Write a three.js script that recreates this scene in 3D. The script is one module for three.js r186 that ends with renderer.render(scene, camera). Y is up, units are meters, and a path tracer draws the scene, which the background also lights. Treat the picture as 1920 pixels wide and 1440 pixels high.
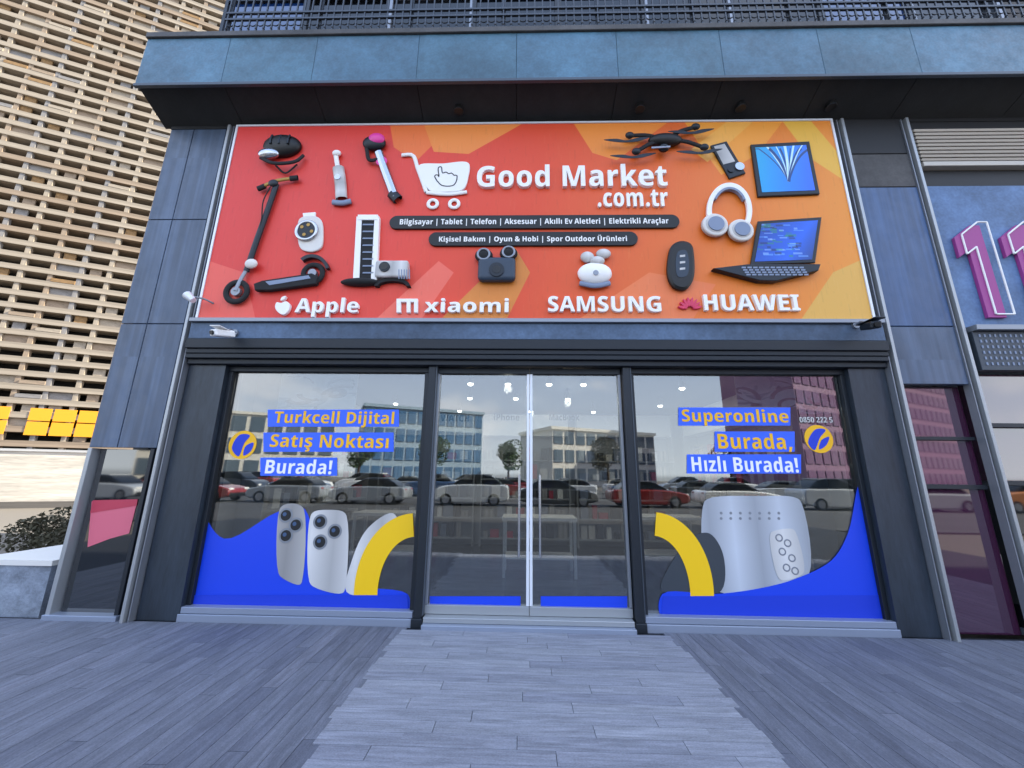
import * as THREE from 'three';
import { FontLoader } from 'three/addons/loaders/FontLoader.js';
import { TextGeometry } from 'three/addons/geometries/TextGeometry.js';
import { RoundedBoxGeometry } from 'three/addons/geometries/RoundedBoxGeometry.js';
import { mergeGeometries } from 'three/addons/utils/BufferGeometryUtils.js';

// ---------------------------------------------------------------- camera, sky, sun, exposure
// lens and pose from the photograph's two vanishing points
const F = 724, D = 4.6, EYE = 1.6;
const dirV = new THREE.Vector3(17, -170, -F).normalize();                                  // world -z seen from the camera
const upV = new THREE.Vector3(38, 3087, -F); upV.addScaledVector(dirV, -upV.dot(dirV)).normalize();
const rightV = dirV.clone().cross(upV), TO_WORLD = new THREE.Matrix4().makeBasis(rightV, upV, dirV.clone().negate()).transpose();
const scene = new THREE.Scene();
const camera = new THREE.PerspectiveCamera(2 * Math.atan(720 / F) * 180 / Math.PI, 4 / 3, 0.05, 1500);
camera.position.set(0, EYE, D);
camera.quaternion.setFromRotationMatrix(TO_WORLD);
scene.add(camera);
const renderer = new THREE.WebGLRenderer({ antialias: true });
renderer.toneMapping = THREE.LinearToneMapping;
renderer.toneMappingExposure = 3.9;
renderer.shadowMap.enabled = true;
const SUN = new THREE.Vector3(0.8, 0.58, -0.1).normalize();
function rnd(seed) { let a = seed >>> 0; return () => { a = (a + 0x6D2B79F5) | 0; let t = Math.imul(a ^ (a >>> 15), 1 | a); t = (t + Math.imul(t ^ (t >>> 7), 61 | t)) ^ t; return ((t ^ (t >>> 14)) >>> 0) / 4294967296; }; }
function valueNoise(seed, n) {                                        // tileable value noise on an n x n lattice
  const r = rnd(seed), v = Float32Array.from({ length: n * n }, () => r());
  return (x, y) => {
    const X = Math.floor(x), Y = Math.floor(y), fx = x - X, fy = y - Y, sx = fx * fx * (3 - 2 * fx), sy = fy * fy * (3 - 2 * fy);
    const g = (i, j) => v[(((j % n) + n) % n) * n + (((i % n) + n) % n)];
    return (g(X, Y) * (1 - sx) + g(X + 1, Y) * sx) * (1 - sy) + (g(X, Y + 1) * (1 - sx) + g(X + 1, Y + 1) * sx) * sy;
  };
}
{
  const W = 1024, H = 512, data = new Float32Array(W * H * 4), n1 = valueNoise(3, 64);
  for (let j = 0; j < H; j++) for (let i = 0; i < W; i++) {
    const el = ((j + 0.5) / H - 0.5) * Math.PI, az = ((i + 0.5) / W - 0.5) * 2 * Math.PI, y = Math.sin(el);
    const x = Math.cos(az) * Math.cos(el), z = Math.sin(az) * Math.cos(el), k = Math.max(y, 0);
    let cl = 0;
    if (y > 0.02) { let a = 1, p = x / (y + 0.35) * 3 + 40, q = z / (y + 0.35) * 3 + 40; for (let o = 0; o < 5; o++, a *= 0.5, p *= 2, q *= 2) cl += a * n1(p, q); cl = THREE.MathUtils.smoothstep(cl / 1.94, 0.5, 0.72); }
    const h = Math.pow(1 - k, 3), glow = 0.35 * Math.pow(Math.max(0, x * SUN.x + y * SUN.y + z * SUN.z), 8);
    const c = [0.25 + 0.38 * h, 0.35 + 0.33 * h, 0.56 + 0.15 * h].map((v, m) => (v + (0.78 - v) * cl * 0.55) + glow * [1, 0.95, 0.85][m]);
    const d = y < 0 ? 0.55 : 1, o = (j * W + i) * 4;
    data[o] = c[0] * d; data[o + 1] = c[1] * d; data[o + 2] = c[2] * d; data[o + 3] = 1;
  }
  const t = new THREE.DataTexture(data, W, H, THREE.RGBAFormat, THREE.FloatType);
  t.mapping = THREE.EquirectangularReflectionMapping; t.magFilter = THREE.LinearFilter; t.needsUpdate = true;
  scene.background = t; scene.environment = t;
}
const sun = new THREE.DirectionalLight(new THREE.Color(1, 0.95, 0.80), 4.0);
sun.position.copy(SUN).multiplyScalar(120); sun.castShadow = true; sun.shadow.mapSize.set(4096, 4096);
Object.assign(sun.shadow.camera, { left: -80, right: 80, top: 80, bottom: -80, near: 1, far: 400 });
scene.add(sun, sun.target);

// ---------------------------------------------------------------- helpers
// P: point of the plane at depth z that lies behind a spot of the 1920 x 1440 survey drawing of the facade
const P = (px, py, z = 0) => { const w = new THREE.Vector3(px - 960, 720 - py, -F).applyMatrix4(TO_WORLD), t = (z - D) / w.z; return new THREE.Vector3(w.x * t, EYE + w.y * t, z); };
const S = 0.0068;
const names = new Map();
const numbered = (n) => { const k = names.get(n) ?? 0; names.set(n, k + 1); return k ? n + '_' + String(k).padStart(3, '0') : n; };
function tag(o, label, category, group, kind) { if (label) o.userData.label = label; if (category) o.userData.category = category; if (group) o.userData.group = group; if (kind) o.userData.kind = kind; return o; }
function thing(name, label, category, base = new THREE.Vector3(), group) {
  const o = new THREE.Group(); o.name = numbered(name); o.position.copy(base); scene.add(o);
  return tag(o, label, category, group);
}
// a part whose geometry is written in world coordinates; parent = thing or a part of it
function part(parent, name, geo, mat, label) {
  const m = new THREE.Mesh(Array.isArray(geo) ? join(geo) : geo, mat); m.name = name; m.castShadow = m.receiveShadow = true;
  if (parent.isGroup) m.position.copy(parent.position).negate();
  if (label) m.userData.label = label;
  parent.add(m); return m;
}
function structure(name, geo, mat) { const m = new THREE.Mesh(Array.isArray(geo) ? join(geo) : geo, mat); m.name = name; m.userData.kind = 'structure'; m.castShadow = m.receiveShadow = true; scene.add(m); return m; }
const join = (list) => { const l = list.map((g) => { const q = g.index ? g.toNonIndexed() : g; for (const k of Object.keys(q.attributes)) if (!['position', 'normal', 'uv'].includes(k)) q.deleteAttribute(k); return q; }); return l.length > 1 ? mergeGeometries(l) : l[0]; };
function shapeOf(pts) { const s = new THREE.Shape(); pts.forEach((p, i) => (i ? s.lineTo(p.x, p.y) : s.moveTo(p.x, p.y))); return s; }
// plate with its outline given on the drawing grid, front at z1, back at z0, edges eased by b metres
function plate(pts, z0, z1, b = 0, holes) {
  const s = pts instanceof THREE.Shape ? pts : shapeOf(pts.map(([x, y]) => P(x, y, z1)));
  if (holes) for (const h of holes) s.holes.push(shapeOf(h.map(([x, y]) => P(x, y, z1))));
  const g = new THREE.ExtrudeGeometry(s, { depth: Math.max(z1 - z0 - 2 * b, 1e-4), bevelEnabled: b > 0, bevelSize: b, bevelThickness: b, bevelOffset: -b, bevelSegments: 1, curveSegments: 10 });
  return g.translate(0, 0, z0 + b);
}
const rect = (x0, y0, x1, y1, z0, z1, b) => plate([[x0, y0], [x1, y0], [x1, y1], [x0, y1]], z0, z1, b);
const lean = (a, b, w, z0, z1, e) => plate([[a[0] - w / 2, a[1]], [a[0] + w / 2, a[1]], [b[0] + w / 2, b[1]], [b[0] - w / 2, b[1]]], z0, z1, e);
const at = (a, b) => (y) => a[0] + (b[0] - a[0]) * (y - a[1]) / (b[1] - a[1]);
const box = (x0, y0, z0, x1, y1, z1) => new THREE.BoxGeometry(x1 - x0, y1 - y0, z1 - z0).translate((x0 + x1) / 2, (y0 + y1) / 2, (z0 + z1) / 2);
const rbox = (w, h, d, r = 0.01, s = 2) => new RoundedBoxGeometry(w, h, d, s, r);
const disc = (px, py, r, z0, z1, n = 28) => { const c = P(px, py, z1), k = (D - z1) / F; return new THREE.CylinderGeometry(r * k, r * k, z1 - z0, n).rotateX(Math.PI / 2).translate(c.x, c.y, (z0 + z1) / 2); };
function ringShape(px, py, rx, ry, w, z, a0 = 0, a1 = Math.PI * 2, ex = 0) {       // elliptic band on the drawing grid, angles counter-clockwise from the right
  const n = 36, out = [], inn = [];
  for (let i = 0; i <= n; i++) { const a = a0 + (a1 - a0) * i / n; out.push(P(px + rx * Math.cos(a), py - ry * Math.sin(a), z)); inn.push(P(px + (rx - w) * Math.cos(a), py - (ry - w * (1 - ex)) * Math.sin(a), z)); }
  if (a1 - a0 > 6.28) { const s = shapeOf(out.slice(0, -1)); s.holes.push(shapeOf(inn.slice(0, -1))); return s; }
  return shapeOf([...out, ...inn.reverse()]);
}
function curve(pts, closed = true) {                                  // smooth outline through grid points
  const c = new THREE.CatmullRomCurve3(pts.map(([x, y]) => new THREE.Vector3(x, y, 0)), closed, 'centripetal');
  return c.getPoints(pts.length * 6).slice(0, closed ? -1 : undefined).map((p) => [p.x, p.y]);
}
const tube = (pts, r, n = 24, rs = 6) => new THREE.TubeGeometry(new THREE.CatmullRomCurve3(pts), n, r, rs);
const font = await new FontLoader().loadAsync('fonts/droid/droid_sans_bold.typeface.json');
// lettering fitted to a box of the drawing grid; letters = one geometry per letter
function lettering(str, x0, y0, x1, y1, z0, z1, each = false, b = 0) {
  const opt = { font, size: 1, depth: 1, curveSegments: 4, bevelEnabled: false };
  const whole = new TextGeometry(str, opt); whole.computeBoundingBox();
  const bb = whole.boundingBox, a = P(x0, y1, z1), c = P(x1, y0, z1), sx = (c.x - a.x) / (bb.max.x - bb.min.x), sy = (c.y - a.y) / (bb.max.y - bb.min.y);
  const set = (g, dx) => g.translate(dx - bb.min.x, -bb.min.y, 0).scale(sx, sy, z1 - z0).translate(a.x, a.y, z0);
  if (!each) return set(whole, 0);
  let dx = 0; const list = [];
  for (const ch of str) { const gl = font.data.glyphs[ch]; if (ch !== ' ') list.push([ch, set(new TextGeometry(ch, opt), dx)]); dx += gl.ha / font.data.resolution; }
  return list;
}
const lerp = THREE.MathUtils.lerp;

// ---------------------------------------------------------------- textures and materials
function grey(size, fn) {
  const d = new Uint8Array(size * size * 4);
  for (let j = 0; j < size; j++) for (let i = 0; i < size; i++) { const v = Math.max(0, Math.min(255, fn(i / size, j / size) * 255)), o = (j * size + i) * 4; d[o] = d[o + 1] = d[o + 2] = v; d[o + 3] = 255; }
  const t = new THREE.DataTexture(d, size, size); t.wrapS = t.wrapT = THREE.RepeatWrapping; t.magFilter = THREE.LinearFilter; t.minFilter = THREE.LinearMipmapLinearFilter; t.generateMipmaps = true; t.needsUpdate = true; return t;
}
const A = valueNoise(11, 8), B = valueNoise(12, 16), C = valueNoise(13, 64), E2 = valueNoise(14, 256), G2 = valueNoise(15, 32);
const mottle = grey(512, (u, v) => 0.55 + 0.2 * A(u * 8, v * 8) + 0.13 * B(u * 16, v * 16) + 0.1 * C(u * 64, v * 64) + 0.1 * E2(u * 256, v * 256) - 0.03);
const streak = grey(512, (u, v) => 0.72 + 0.16 * C(u * 64, v * 2) + 0.1 * B(u * 16, v * 8 ) + 0.06 * E2(u * 256, v * 16));
const grain = grey(1024, (u, v) => { const w = 0.35 * B(u * 16, v * 16); return 0.61 + 0.10 * C(u * 8 + w * 3, v * 64 + w) + 0.09 * E2(u * 32, v * 256) + 0.12 * G2(u * 8 + w, v * 32 + w * 2) + 0.12 * E2(u * 256, v * 256); });
const rough = grey(512, (u, v) => 0.45 + 0.3 * B(u * 16, v * 16) + 0.2 * C(u * 64, v * 64));
mottle.colorSpace = streak.colorSpace = grain.colorSpace = THREE.SRGBColorSpace;
const rep = (t, x, y = x) => { const c = t.clone(); c.repeat.set(1 / x, 1 / y); c.needsUpdate = true; return c; };
function mat(hex, roughness = 0.7, o = {}) { return new THREE.MeshStandardMaterial({ color: hex, roughness, ...o }); }
const mo2 = rep(mottle, 1.6), mo5 = rep(mottle, 5), st3 = rep(streak, 2.2, 3), ro1 = rep(rough, 1.1);
const sheenTex = grey(64, (u, v) => 0.78 + 0.22 * u * (0.7 + 0.3 * v)); sheenTex.wrapS = sheenTex.wrapT = THREE.MirroredRepeatWrapping; sheenTex.colorSpace = THREE.SRGBColorSpace; const sh3 = rep(sheenTex, 0.27, 0.8);  // gradient paints a soft sheen into the colours it maps
const M = { jamb: mat('#3b4653', 0.4, { metalness: 0.2, map: mo5 }), upGlass: new THREE.MeshPhysicalMaterial({ color: '#0a0d12', roughness: 0.08, ior: 1.45 }), steelDark: mat('#4a525c', 0.45, { metalness: 0.4 }), canopy: mat('#3c444e', 0.5, { metalness: 0.3 }), plumReflectionGlass: new THREE.MeshPhysicalMaterial({ color: '#3f1c37', roughness: 0.03, ior: 2.3 }), blueGlass: new THREE.MeshPhysicalMaterial({ color: '#0e2c5c', roughness: 0.04, ior: 2 }), railing: mat('#40464f', 0.45, { metalness: 0.4 }), blueDeep: mat('#0a36c4', 0.5),  // the plum pane colour has a plum reflection painted in
  clad: mat('#6a605d', 0.75, { map: mo2 }), cladR: mat('#55504e', 0.7, { map: mo2 }),
  parapetA: mat('#527f97', 0.6, { map: mo5, roughnessMap: ro1 }), parapetB: mat('#55829d', 0.6, { map: mo5, roughnessMap: ro1 }), parapetC: mat('#7d7672', 0.6, { map: st3 }),
  soffit: mat('#26282b', 0.75, { map: mo2 }), soffitDark: mat('#1c1c1e', 0.9),
  sill: mat('#8f98aa', 0.35, { metalness: 0.3 }), alu: mat('#a3a7ab', 0.4, { metalness: 0.5 }), aluPale: mat('#dfe3ea', 0.4, { metalness: 0.2 }), steel: mat('#8b9099', 0.45, { metalness: 0.6 }),
  frame: mat('#20262e', 0.45, { metalness: 0.3 }), frameB: mat('#1a2735', 0.45, { metalness: 0.3 }), dark: mat('#131519', 0.6), black: mat('#0b0c0e', 0.5),
  band: mat('#5f7898', 0.6, { map: mo5 }), shutter: mat('#1d232b', 0.55, { metalness: 0.2 }),
  pierRed: mat('#a8321f', 0.65, { map: mo2 }), pierRust: mat('#a54312', 0.65, { map: mo2 }), pierGrey: mat('#5d5551', 0.65, { map: mo2 }), pierBlue: mat('#33537a', 0.65, { map: mo2 }),
  rust: mat('#8e4420', 0.7, { map: mo2 }), panelSalmon: mat('#de6450', 0.6, { map: mo5 }), panelBlue: mat('#6d8fbe', 0.6, { map: mo5 }),
  white: mat('#f2f1ef', 0.5), offwhite: mat('#dcd8d2', 0.6), slate: mat('#3c5578', 0.55), slateDark: mat('#1e4272', 0.55), slatePale: mat('#7e8ba3', 0.55),
  letterSide: mat('#e9e4e2', 0.5), magenta: mat('#9c3c86', 0.55), yellow: mat('#f5c400', 0.5), yellow2: mat('#f2b705', 0.5), blue: mat('#0b3fd6', 0.45), blueText: mat('#2f63ee', 0.45), blueLight: mat('#5c93f2', 0.45), cyan: mat('#7fd6f5', 0.5),
  orangePanel: mat('#b9640a', 0.6), yellowPanel: mat('#e2930c', 0.6), louvreO: mat('#e0903c', 0.5, { metalness: 0.2 }), louvreW: mat('#b9b2a8', 0.5, { metalness: 0.2 }),
  navy: mat('#363d45', 0.5), greySheenPrint: mat('#b9b6b4', 0.5, { map: sh3 }), paleSheenPrint: mat('#dcdad8', 0.5, { map: sh3 }), pinkSheenPrint: mat('#c6ccd6', 0.5, { map: sh3 }), roseRed: mat('#b9334d', 0.5), pinkReflection: mat('#d6657a', 0.5), tan: mat('#cfa65e', 0.55),  // the mapped print colours carry the painted sheen
  gold: mat('#a88442', 0.45, { metalness: 0.4 }), brown: mat('#5e4026', 0.6), rubber: mat('#17181b', 0.8), chrome: mat('#b8bcc4', 0.2, { metalness: 0.9 }), darkRed: mat('#6a1a12', 0.5), screen: mat('#24303f', 0.2),
  concrete: mat('#b5a592', 0.9, { map: mo5 }), concreteBlue: mat('#b5cbe0', 0.9, { map: mo5 }), concreteOrange: mat('#e8763c', 0.85, { map: mo5 }), concreteSalmon: mat('#f08a76', 0.85, { map: mo5 }), concreteWhite: mat('#dcd9d8', 0.9, { map: mo5 }),
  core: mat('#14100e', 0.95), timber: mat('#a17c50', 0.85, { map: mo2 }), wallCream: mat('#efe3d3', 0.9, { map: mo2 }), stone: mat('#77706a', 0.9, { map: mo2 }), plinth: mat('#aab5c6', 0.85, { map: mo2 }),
  asphalt: mat('#5d5c5e', 0.95, { map: mo5 }), earth: mat('#7a7064', 0.95, { map: mo5 }), joint: mat('#20242e', 0.95),
  interior: mat('#a9adb0', 0.7), interiorGrey: mat('#8d9296', 0.7), floorTile: mat('#39424c', 0.25), ceiling: mat('#30353a', 0.8), lampGlow: mat('#fff6e4', 0.5, { emissive: '#fff1d8', emissiveIntensity: 7 }),
  glass: new THREE.MeshPhysicalMaterial({ color: '#c6ced3', roughness: 0.012, transmission: 1, thickness: 0, ior: 2.33 }),
  darkGlass: new THREE.MeshPhysicalMaterial({ color: '#141a20', roughness: 0.03, ior: 2.3, specularIntensity: 1 }),
  leaf: mat('#39502a', 0.85), leafDry: mat('#4a4634', 0.9), bark: mat('#4b3b2d', 0.95), tyre: mat('#121315', 0.9), carGlass: mat('#10151a', 0.06, { metalness: 0.2 }), lampRed: mat('#8d1612', 0.3),
};
M.plank = ['#959aaa', '#9a9fae', '#a0a5b3', '#a6abb8'].map((c) => mat(c, 0.72, { map: rep(grain, 1.9, 0.9), bumpMap: rep(grain, 1.9, 0.9), bumpScale: 0.0015 }));
M.board = ['#6e7383', '#737888', '#787d8c', '#7d8291', '#838796'].map((c) => mat(c, 0.74, { map: rep(grain, 1.9, 1.2), bumpMap: rep(grain, 1.9, 1.2), bumpScale: 0.002 }));

// ---------------------------------------------------------------- the ground
structure('ground', box(-200, -0.35, -160, 200, -0.2, 150), M.earth);
structure('road', box(-120, -0.198, 9.5, 120, -0.14, 44), M.asphalt);
{
  const bed = structure('pavement', box(-10, -0.195, -0.05, 10, -0.012, 9.2), M.joint);
  const r = rnd(21), px0 = -1.2, px1 = 1.5;
  const plank = (x0, x1, z0, z1, along, set) => {
    const g = new THREE.BoxGeometry(x1 - x0, 0.012, z1 - z0).translate((x0 + x1) / 2, (along ? -0.006 : -0.002) + r() * 0.0012, (z0 + z1) / 2), uv = g.attributes.uv, pos = g.attributes.position, du = r() * 3, dv = r() * 3;
    for (let m = 0; m < uv.count; m++) { const a = pos.getX(m), b = pos.getZ(m); uv.setXY(m, (along ? b : a) + du, (along ? a : b) + dv); }
    const tone = 0.5 * C(x0 * 2.1 + 9, z0 * 2.1 + 5) + 0.2 * A(x0 + 3, z0) + 0.38 * r(); part(bed, 'plank', g, set[Math.min(set.length - 1, Math.floor(THREE.MathUtils.clamp((tone - 0.2) / 0.66, 0, 0.999) * set.length))]);
  };
  // pale path from the doors, boards laid crosswise
  for (let z = 0.1, k = 0; z < 3.6; z += 0.126, k++) {
    const cut = [px0 - r() * 0.09]; let x = px0 + [0.55, 1.15, 0.3, 0.85][k % 4] + r() * 0.15; while (x < px1 - 0.2) { cut.push(x); x += 1.0 + r() * 0.25; } cut.push(px1 + r() * 0.09);
    for (let q = 0; q + 1 < cut.length; q++) plank(cut[q] + 0.002, cut[q + 1] - 0.002, z, z + 0.1235, false, M.plank);
  }
  // darker boards on both sides, running away from the shop
  for (const side of [-1, 1]) for (let i = 0; i < 46; i++) {
    const w = 0.128, x0 = side < 0 ? px0 - (i + 1) * w : px1 + i * w; let z = 0.02; let first = 0.3 + ((i * 0.37) % 1) * 1.1;
    while (z < 3.7) { const z1 = Math.min(3.75, z + first); if (z1 - z > 0.1) plank(x0 + 0.0018, x0 + w - 0.0018, z + 0.002, z1 - 0.002, true, M.board); z = z1; first = 1.5; }
  }
}

// ---------------------------------------------------------------- printed sign face
function canvasTex(w, h, draw) { const c = document.createElement('canvas'); c.width = w; c.height = h; const g = c.getContext('2d'); draw(g); const t = new THREE.CanvasTexture(c); t.colorSpace = THREE.SRGBColorSpace; return t; }
function path(g, pts, fill) { g.fillStyle = fill; g.beginPath(); pts.forEach(([x, y], i) => (i ? g.lineTo(x, y) : g.moveTo(x, y))); g.closePath(); g.fill(); }
function stroke(g, pts, w, col) { g.strokeStyle = col; g.lineWidth = w; g.lineCap = 'round'; g.lineJoin = 'round'; g.beginPath(); pts.forEach(([x, y], i) => (i ? g.lineTo(x, y) : g.moveTo(x, y))); g.stroke(); }
const SX0 = -4.13, SX1 = 4.28, SY0 = 3.5, SY1 = 6.46;
const signTex = canvasTex(2048, 712, (g) => {
  const r = rnd(40), gr = g.createLinearGradient(0, 120, 2048, 560);
  for (const [a, c] of [[0, '#dc352f'], [0.3, '#e23f2f'], [0.5, '#e04820'], [0.68, '#e26420'], [0.85, '#e87f24'], [1, '#ea9228']]) gr.addColorStop(a, c);
  g.fillStyle = gr; g.fillRect(0, 0, 2048, 712);
  // lighter facets cut diagonally through the print
  path(g, [[540, 0], [760, 0], [640, 150], [560, 90]], '#ee7433'); path(g, [[660, 0], [1000, 0], [820, 120], [700, 110]], '#f08a3a'); path(g, [[1180, 0], [1500, 0], [1320, 150], [1240, 120]], '#ee8a2e');
  path(g, [[1560, 0], [1890, 0], [1790, 130], [1660, 210], [1600, 90]], '#f19b2f'); path(g, [[1890, 0], [1985, 0], [2048, 120], [2048, 230], [1960, 150]], '#e7b13a'); path(g, [[1700, 0], [1790, 0], [1620, 160], [1570, 110]], '#f2ab45');
  path(g, [[760, 712], [960, 712], [1030, 560], [980, 470], [900, 560]], '#d9822f'); path(g, [[1840, 712], [2048, 712], [2048, 520], [1960, 560]], '#dfa94a'); path(g, [[560, 712], [700, 712], [790, 560], [740, 520]], '#ef6a55');
  path(g, [[0, 712], [180, 712], [120, 560], [0, 520]], '#ea5a4c'); path(g, [[1180, 712], [1520, 712], [1600, 600], [1400, 560]], '#ea7a44');
  for (let i = 0; i < 2600; i++) { g.fillStyle = `rgba(${r() < 0.5 ? '0,0,0' : '255,255,255'},${0.012 + r() * 0.025})`; g.fillRect(r() * 2048, r() * 712, 1 + r() * 4, 2 + r() * 40); }
});

// ---------------------------------------------------------------- the shop building
const bld = thing('shop_building', 'shop building with dark framed glass shopfront under a blue grey parapet', 'building', new THREE.Vector3(0, 0, 0));
const TL = -4.27, TR = 4.45, TR2 = 5.27, XL = -5.2, XR = 46, JL = -3.73, JR = 3.95, MA = -1.11, MB = 1.28, SEAM = 0.1;
M.bluegrey = mat('#52647e', 0.6, { map: st3, roughnessMap: ro1 }); M.bluepier = mat('#44608a', 0.6, { map: st3, roughnessMap: ro1 }); M.graypier = mat('#5c5a5a', 0.65, { map: mo5 });
{
  const b = bld, B3 = (x0, y0, x1, y1, z0, z1) => box(x0, y0, z0, x1, y1, z1);
  const rb = (x0, y0, x1, y1, z0, z1, e = 0.004) => { const s = shapeOf([new THREE.Vector2(x0, y0), new THREE.Vector2(x1, y0), new THREE.Vector2(x1, y1), new THREE.Vector2(x0, y1)]); return plate(s, z0, z1, e); };
  part(b, 'wall', B3(XL + 0.1, 6.9, XR, 24, -8, -0.9), M.cladR); part(b, 'roof', B3(XL, 24.002, XR + 0.1, 24.3, -8.1, -0.8), M.dark);  // upper height and far right run lie unseen, added to cast shade
  part(b, 'back_wall', B3(XL + 0.31, 0, XR, 6.85, -5.1, -4.9), M.interior); part(b, 'side_wall', B3(-4.1, 0, JL - 0.12, 6.85, -4.89, -0.32), M.interior); part(b, 'side_wall', B3(JR + 0.12, 0, 4.2, 6.85, -4.89, -0.32), M.interior);  // back wall prolonged out of view to keep sun from leaking in
  part(b, 'end_wall', B3(XL + 0.1, 0, XL + 0.3, 6.88, -5.2, -0.42), M.cladR); part(b, 'end_wall', B3(7.9, 0, XR, 6.88, -0.6, -0.3), M.bluegrey);  // the long right-hand run is unseen, added to hold off the sun
  part(b, 'floor', B3(JL - 0.11, 0.0, JR + 0.11, 0.035, -4.88, -0.22), M.floorTile);
  part(b, 'ceiling', B3(JL - 0.11, 3.06, JR + 0.11, 3.14, -4.88, -0.31), M.ceiling);
  part(b, 'sign_wall', B3(XL + 0.1, 2.95, 7.9, 6.88, -0.3, -0.03), M.cladR);
  // left: cladding panels over a narrow glass bay
  for (const [y0, y1] of [[1.86, 3.44], [3.45, 4.98], [4.99, 6.52]]) for (const [x0, x1] of [[XL, -4.86], [-4.85, TL - 0.1]]) part(b, 'cladding_panel', rb(x0, y0, x1, y1, -0.028, 0.02, 0.004), M.bluegrey);
  const foot = part(b, 'window', B3(XL + 0.08, 0.02, TL - 0.14, 1.84, -0.2, -0.06), M.darkGlass);
  part(foot, 'frame', rb(XL, 0, XL + 0.05, 1.85, -0.2, 0.03), M.alu); part(foot, 'frame', rb(TL - 0.17, 0, TL - 0.12, 1.85, -0.1, 0.02), M.frame); part(foot, 'sill', rb(XL, -0.012, TL - 0.1, 0.05, -0.2, 0.06), M.sill); part(foot, 'print_or_reflection_panel', plate([[172, 940], [258, 937], [242, 1000], [206, 1010], [164, 1026]], -0.058, -0.055), M.pinkReflection); part(foot, 'print_or_reflection_panel', plate([[174, 938], [258, 936], [256, 948], [169, 962]], -0.054, -0.052), M.roseRed);  // red and pink patches are a reflection painted onto the glass
  for (const x of [TL, TR, TR2 + 0.06]) { part(b, 'edge_trim', rb(x - 0.018, 0, x + 0.018, 6.5, -0.02, 0.1, 0.005), M.alu); part(b, 'edge_trim', rb(x + (x < 0 ? 0.045 : -0.06), 0, x + (x < 0 ? 0.056 : -0.049), 6.5, -0.02, 0.07, 0.002), M.steel); }
  // right: pier cladding between two trims
  for (const [y0, y1, m] of [[5.95, 6.52, M.dark], [5.42, 5.94, M.graypier], [3.43, 5.41, M.bluepier], [2.7, 3.42, M.bluegrey]]) part(b, 'pier_panel', rb(TR + 0.05, y0, TR2, y1, -0.028, 0.05, 0.005), m);
  const side = part(b, 'window', B3(TR + 0.05, 0.02, TR2, 2.69, -0.2, -0.08), M.plumReflectionGlass);  // plum in this pane stands for a reflected building, put into its colour
  for (const [y0, y1] of [[2.05, 2.09], [1.5, 1.55]]) part(side, 'frame', rb(TR + 0.05, y0, TR2, y1, -0.08, -0.03, 0.002), M.frame);
  part(b, 'jamb', B3(TL + 0.07, 0, JL, 2.9, -0.31, -0.005), M.jamb); part(b, 'jamb', B3(JR, 0, TR - 0.07, 2.9, -0.31, -0.005), M.jamb);
  // header and shutter box
  part(b, 'header_band', rb(TL + 0.07, 3.22, TR - 0.07, 3.43, -0.02, 0.1, 0.005), M.band); part(b, 'header_trim', rb(TL + 0.07, 3.435, TR - 0.07, 3.485, -0.02, 0.14), M.steel);
  for (const [y0, y1, z] of [[3.09, 3.215, 0.12], [3.03, 3.087, 0.095], [2.97, 3.027, 0.085], [2.905, 2.967, 0.04]]) part(b, 'shutter_slat', rb(TL + 0.07, y0, TR - 0.07, y1, -0.25, z, 0.006), M.shutter);
  // parapet, soffit, coping
  const zf = 0.52, J = [256, 416, 584, 780, 968, 1160, 1360, 1550, 1732, 1960, 2250].map((x) => P(x, 145, zf).x); J.push(8.4);
  const y0 = 6.74, y1 = 7.53, para = part(b, 'parapet', B3(J[0] + 0.01, y0 + 0.02, J[11], y1 - 0.01, 0.3, zf - 0.03), M.dark), sof = part(b, 'soffit', B3(J[0] + 0.05, 6.86, J[11], 6.895, -0.3, 0.3), M.soffitDark);
  for (let i = 0; i < 11; i++) {
    part(para, 'panel', rb(J[i] + 0.002, y0, J[i + 1] - 0.002, y1, zf - 0.032, zf, 0.003), i % 2 ? M.parapetA : M.parapetB);
    const th = 0.028, q = [[J[i] + 0.004, y0 + 0.012, zf - 0.03], [J[i + 1] - 0.004, y0 + 0.012, zf - 0.03], [J[i + 1] - 0.004, 6.535, 0.0], [J[i] + 0.004, 6.535, 0.0]].map((p) => new THREE.Vector3(...p));
    const v = [...q, ...q.map((p) => p.clone().setY(p.y + th))], g = new THREE.BufferGeometry();
    g.setAttribute('position', new THREE.Float32BufferAttribute(v.flatMap((p) => p.toArray()), 3)); g.setAttribute('uv', new THREE.Float32BufferAttribute(v.flatMap((p) => [p.x, p.z]), 2)); g.setIndex([0, 2, 1, 0, 3, 2, 4, 5, 6, 4, 6, 7, 0, 1, 5, 0, 5, 4, 1, 2, 6, 1, 6, 5, 2, 3, 7, 2, 7, 6, 3, 0, 4, 3, 4, 7]);
    const gg = g.toNonIndexed(); gg.computeVertexNormals(); part(sof, 'panel', gg, M.soffit);
  }
  part(b, 'coping', rb(J[0] - 0.01, y1 + 0.002, J[11], y1 + 0.09, 0.2, zf + 0.03, 0.006), M.graypier); part(b, 'drip_edge', rb(J[0] - 0.005, y0 - 0.05, J[11], y0 - 0.003, zf - 0.03, zf + 0.015), M.steelDark);
  for (const x of [860, 1200, 1390, 1560]) { const c = P(x, 210, 0.2); c.y = 6.6; const d = part(b, 'downlight', new THREE.CylinderGeometry(0.06, 0.066, 0.07, 24).translate(c.x, c.y, c.z), M.black); part(d, 'ring', new THREE.TorusGeometry(0.062, 0.006, 8, 24).rotateX(Math.PI / 2).translate(c.x, c.y - 0.03, c.z), M.frame); }
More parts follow.
